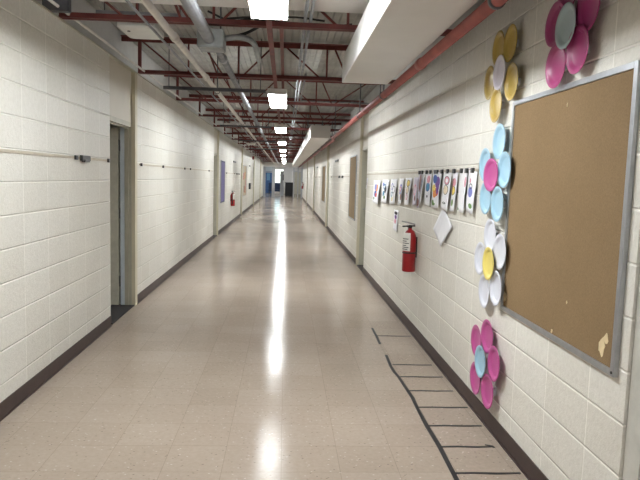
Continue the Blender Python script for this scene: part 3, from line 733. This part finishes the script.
def scrap(y, z, s, seed, label):
    rnd = random.Random(seed); b = MB(); n = 11
    P = [(s*(.5+.7*rnd.random())*math.cos(2*PI*k/n), s*1.3*(.5+.7*rnd.random())*math.sin(2*PI*k/n)) for k in range(n)]
    A = [b.bm.verts.new((XR-.0102, y+p, z+q)) for p, q in P]; B = [b.bm.verts.new((XR-.0125-.003*rnd.random(), y+p, z+q)) for p, q in P]
    b.bm.faces.new(A); b.bm.faces.new(B[::-1])
    for k in range(n): b.bm.faces.new((A[k], A[(k+1) % n], B[(k+1) % n], B[k]))
    tag(b.build('paper_scrap', M['scrap'], loc=(XR-.011, y, z)), label, 'paper scrap', 'torn scraps on the cork board')
scrap(2.30, .865, .030, 4, 'torn cream paper scrap at lower right corner of the cork board')
scrap(2.272, .905, .018, 6, 'small torn scrap above the larger scrap at lower right of the cork board')
scrap(3.375, .855, .022, 5, 'small torn scrap at lower left corner of the cork board')
scrap(2.75, .815, .010, 8, 'tiny paper speck along the bottom frame of the cork board')
scrap(2.62, .98, .007, 9, 'tiny paper speck stuck in the lower middle of the cork board')
scrap(2.75, 1.87, .007, 11, 'tiny paper speck near the top of the cork board')

# ------------------------------------------------------------ fire extinguishers
def extinguisher(sgn):
    t = empty('fire_extinguisher', (0, 0, 0), 'x', 'fire extinguisher', 'fire extinguishers')
    r = .064
    MB().lathe([(0, 0), (r-.012, 0), (r-.003, .004), (r, .014), (r, .335), (r-.006, .36), (r*.62, .395), (.024, .408), (.018, .412), (.018, .425), (0, .425)], 32).build('cylinder', M['ext_red'], t)
    MB().lathe([(0, .425), (.02, .425), (.02, .448), (.013, .455), (0, .455)], 16).build('valve', M['ext_black'], t)
    MB().bar((.045, 0, .462), (-.085, 0, .490), .030, .013).build('lever', M['steel'], t)
    MB().bar((.045, 0, .447), (-.075, 0, .440), .030, .013).build('carry_handle', M['ext_black'], t)
    MB().tube([(-.015, .012, .44), (-.018, .032, .44)], .014, 14).build('pressure_gauge', M['steel'], t)
    MB().tube([(0, .02, .44), (0, .05, .442), (0, .072, .42), (0, .077, .36), (0, .076, .2), (0, .076, .14)], .009, 10).build('hose', M['ext_black'], t)
    MB().tube([(0, .076, .14), (0, .076, .06)], [.009, .014], 10).build('nozzle', M['ext_black'], t)
    b = MB(); n = 16                                             # label wrapped round the front
    prof = [(r+.0012, .205), (r+.0012, .335), (r-.0046, .361), (r*.80, .380)]
    for k in range(n):
        a0, a1 = (math.radians(95+170*q/n) for q in (k, k+1))
        for (ra, za), (rb, zb) in zip(prof, prof[1:]):
            b.quad(*[(rr*math.cos(a), rr*math.sin(a), z) for a, rr, z in ((a0, ra, za), (a1, ra, za), (a1, rb, zb), (a0, rb, zb))])
    lb = b.build('paper_label', M['label'], t)
    b = MB()
    for z, w in ((.322, 120), (.300, 90), (.280, 130), (.258, 84), (.240, 126), (.222, 110)):
        for k in range(8):
            a0, a1 = (math.radians(188-w/2+w*q/8) for q in (k, k+1)); rr = r+.0022
            b.quad(*[(rr*math.cos(a), rr*math.sin(a), zz) for a, zz in ((a0, z-.0035), (a1, z-.0035), (a1, z+.0035), (a0, z+.0035))])
    b.build('label_print', INK['black'], lb)
    MB().tube([(0, 0, .180), (0, 0, .194)], r+.003, 32).build('strap', M['ext_black'], t)
    MB().box(.060, .0725, -.016, .016, .14, .34).build('wall_bracket', M['ext_black'], t)
    return t
e = extinguisher(1); e.location = (XR-.072, 5.80, .625); e['label'] = 'red fire extinguisher with white label hung on right wall below the drawings'
e2 = copy_tree(e); e2.location = (XL+.072, 18.88, .58); e2.rotation_euler.z = PI; e2['label'] = 'red fire extinguisher on the left wall beyond the purple banner'
e3 = copy_tree(e); e3.location = (XR-.072, 43.2, .75); e3['label'] = 'dark red extinguisher at the far end of the right wall'

# small things on the walls
def plaque(X, sgn, y, z, w, h, label, mat='clip', name='wall_plaque', cat='wall plaque', d=.02):
    x0, x1 = sorted((X-sgn*.001, X+sgn*d)); t = empty(name, (X, y, z), label, cat); L = t.location
    MB().box(x0, x1, y-w/2, y+w/2, z-h/2, z+h/2).build('face_plate', M[mat], t, .003, loc=L)
    x2, x3 = sorted((X+sgn*d, X+sgn*(d+.006))); MB().box(x2, x3, y-w*.35, y+w*.35, z-h*.3, z+h*.3).build('insert', M['ext_black'] if mat != 'ext_red' else M['label'], t, loc=L)
plaque(XL, 1, 20.1, 1.96, .9, .05, 'small dark plaque high on the left wall above the fire extinguisher')
plaque(XL, 1, 28.3, 1.06, .5, .28, 'black wall box on the far left wall', 'dark', 'wall_box', 'wall box', .08)
plaque(XL, 1, 28.6, 1.99, .7, .05, 'small dark plaque high on the far left wall above the black box')
plaque(XR, -1, 15.4, 1.96, .9, .05, 'small dark plaque high on the right wall, nearer one')
plaque(XR, -1, 24.8, 1.95, .9, .05, 'small dark plaque high on the right wall, farther one')
plaque(XL, 1, 30.9, 2.43, .35, .16, 'dark red alarm box high on the far left wall', 'ext_red', 'alarm_box', 'alarm', .08)

# ------------------------------------------------------------ tape on the floor
def tape(pts, w, label):
    b = MB(); z0, z1 = .0006, .0016; rows = []
    for i, p in enumerate(pts):
        p = Vector((p[0], p[1])); a = Vector(pts[max(i-1, 0)][:2]); c = Vector(pts[min(i+1, len(pts)-1)][:2])
        d = (c-a).normalized(); nn = Vector((-d.y, d.x))
        ww = w*random.Random(i*13+len(pts)).uniform(.85, 1.15)/2
        rows.append([b.bm.verts.new((*(p+nn*s*ww), z)) for s, z in ((-1, z0), (1, z0), (1, z1), (-1, z1))])
    for A, B in zip(rows, rows[1:]):
        for k in range(4): b.bm.faces.new((A[k], A[(k+1) % 4], B[(k+1) % 4], B[k]))
    b.bm.faces.new(rows[0]); b.bm.faces.new(rows[-1][::-1])
    c = pts[len(pts)//2]
    tag(b.build('floor_tape', M['black'], loc=(c[0], c[1], 0)), label, 'floor tape', 'black tape ladder on the floor')
tape([(.905, 5.07), (.890, 4.765), (.893, 4.61), (.906, 4.49), (.915, 4.183), (.920, 4.044), (.912, 3.868), (.908, 3.565), (.913, 3.27), (.907, 3.03), (.904, 2.89), (.902, 2.7)], .026, 'long black tape line forming the left side of the floor ladder')
tape([(.917, 6.02), (.915, 5.72), (.906, 5.42)], .024, 'short lengthwise black tape at the far top of the ladder')
ys = [5.715, 4.80, 4.497, 4.188, 3.871, 3.567, 3.272, 2.96]
xe = [1.255, 1.24, 1.252, 1.246, 1.258, 1.254, 1.215, 1.262]
nm = ['eighth', 'seventh', 'sixth', 'fifth', 'fourth', 'third', 'second', 'nearest']
for y, x, n_ in zip(ys, xe, nm):
    tape([(.912, y), (1.02, y+.004), (1.13, y-.002), (x, y+.003)], .020 if y > 4.6 else .019, 'farthest black tape rung of the floor ladder, apart from the others' if n_ == 'eighth' else '%s black tape rung of the floor ladder%s' % (n_, '' if n_ == 'nearest' else ' from the camera'))
tape([(1.185, 3.300), (1.222, 3.285), (1.226, 3.262)], .014, 'small folded tape end on the second rung of the ladder')

# ------------------------------------------------------------ daylight beyond the lobby
w = bpy.data.worlds.new('sky'); S.world = w; w.use_nodes = True
nt = w.node_tree; bg = nt.nodes['Background']
sky = nt.nodes.new('ShaderNodeTexSky'); sky.sky_type = 'NISHITA'; sky.sun_disc = False
sky.sun_elevation = math.radians(38); sky.sun_rotation = math.radians(150)
nt.links.new(sky.outputs[0], bg.inputs[0]); bg.inputs[1].default_value = .3

vs = S.view_settings
vs.view_transform = 'Standard'; vs.look = 'None'; vs.gamma = 1; vs.use_curve_mapping = False
vs.exposure = 1.04
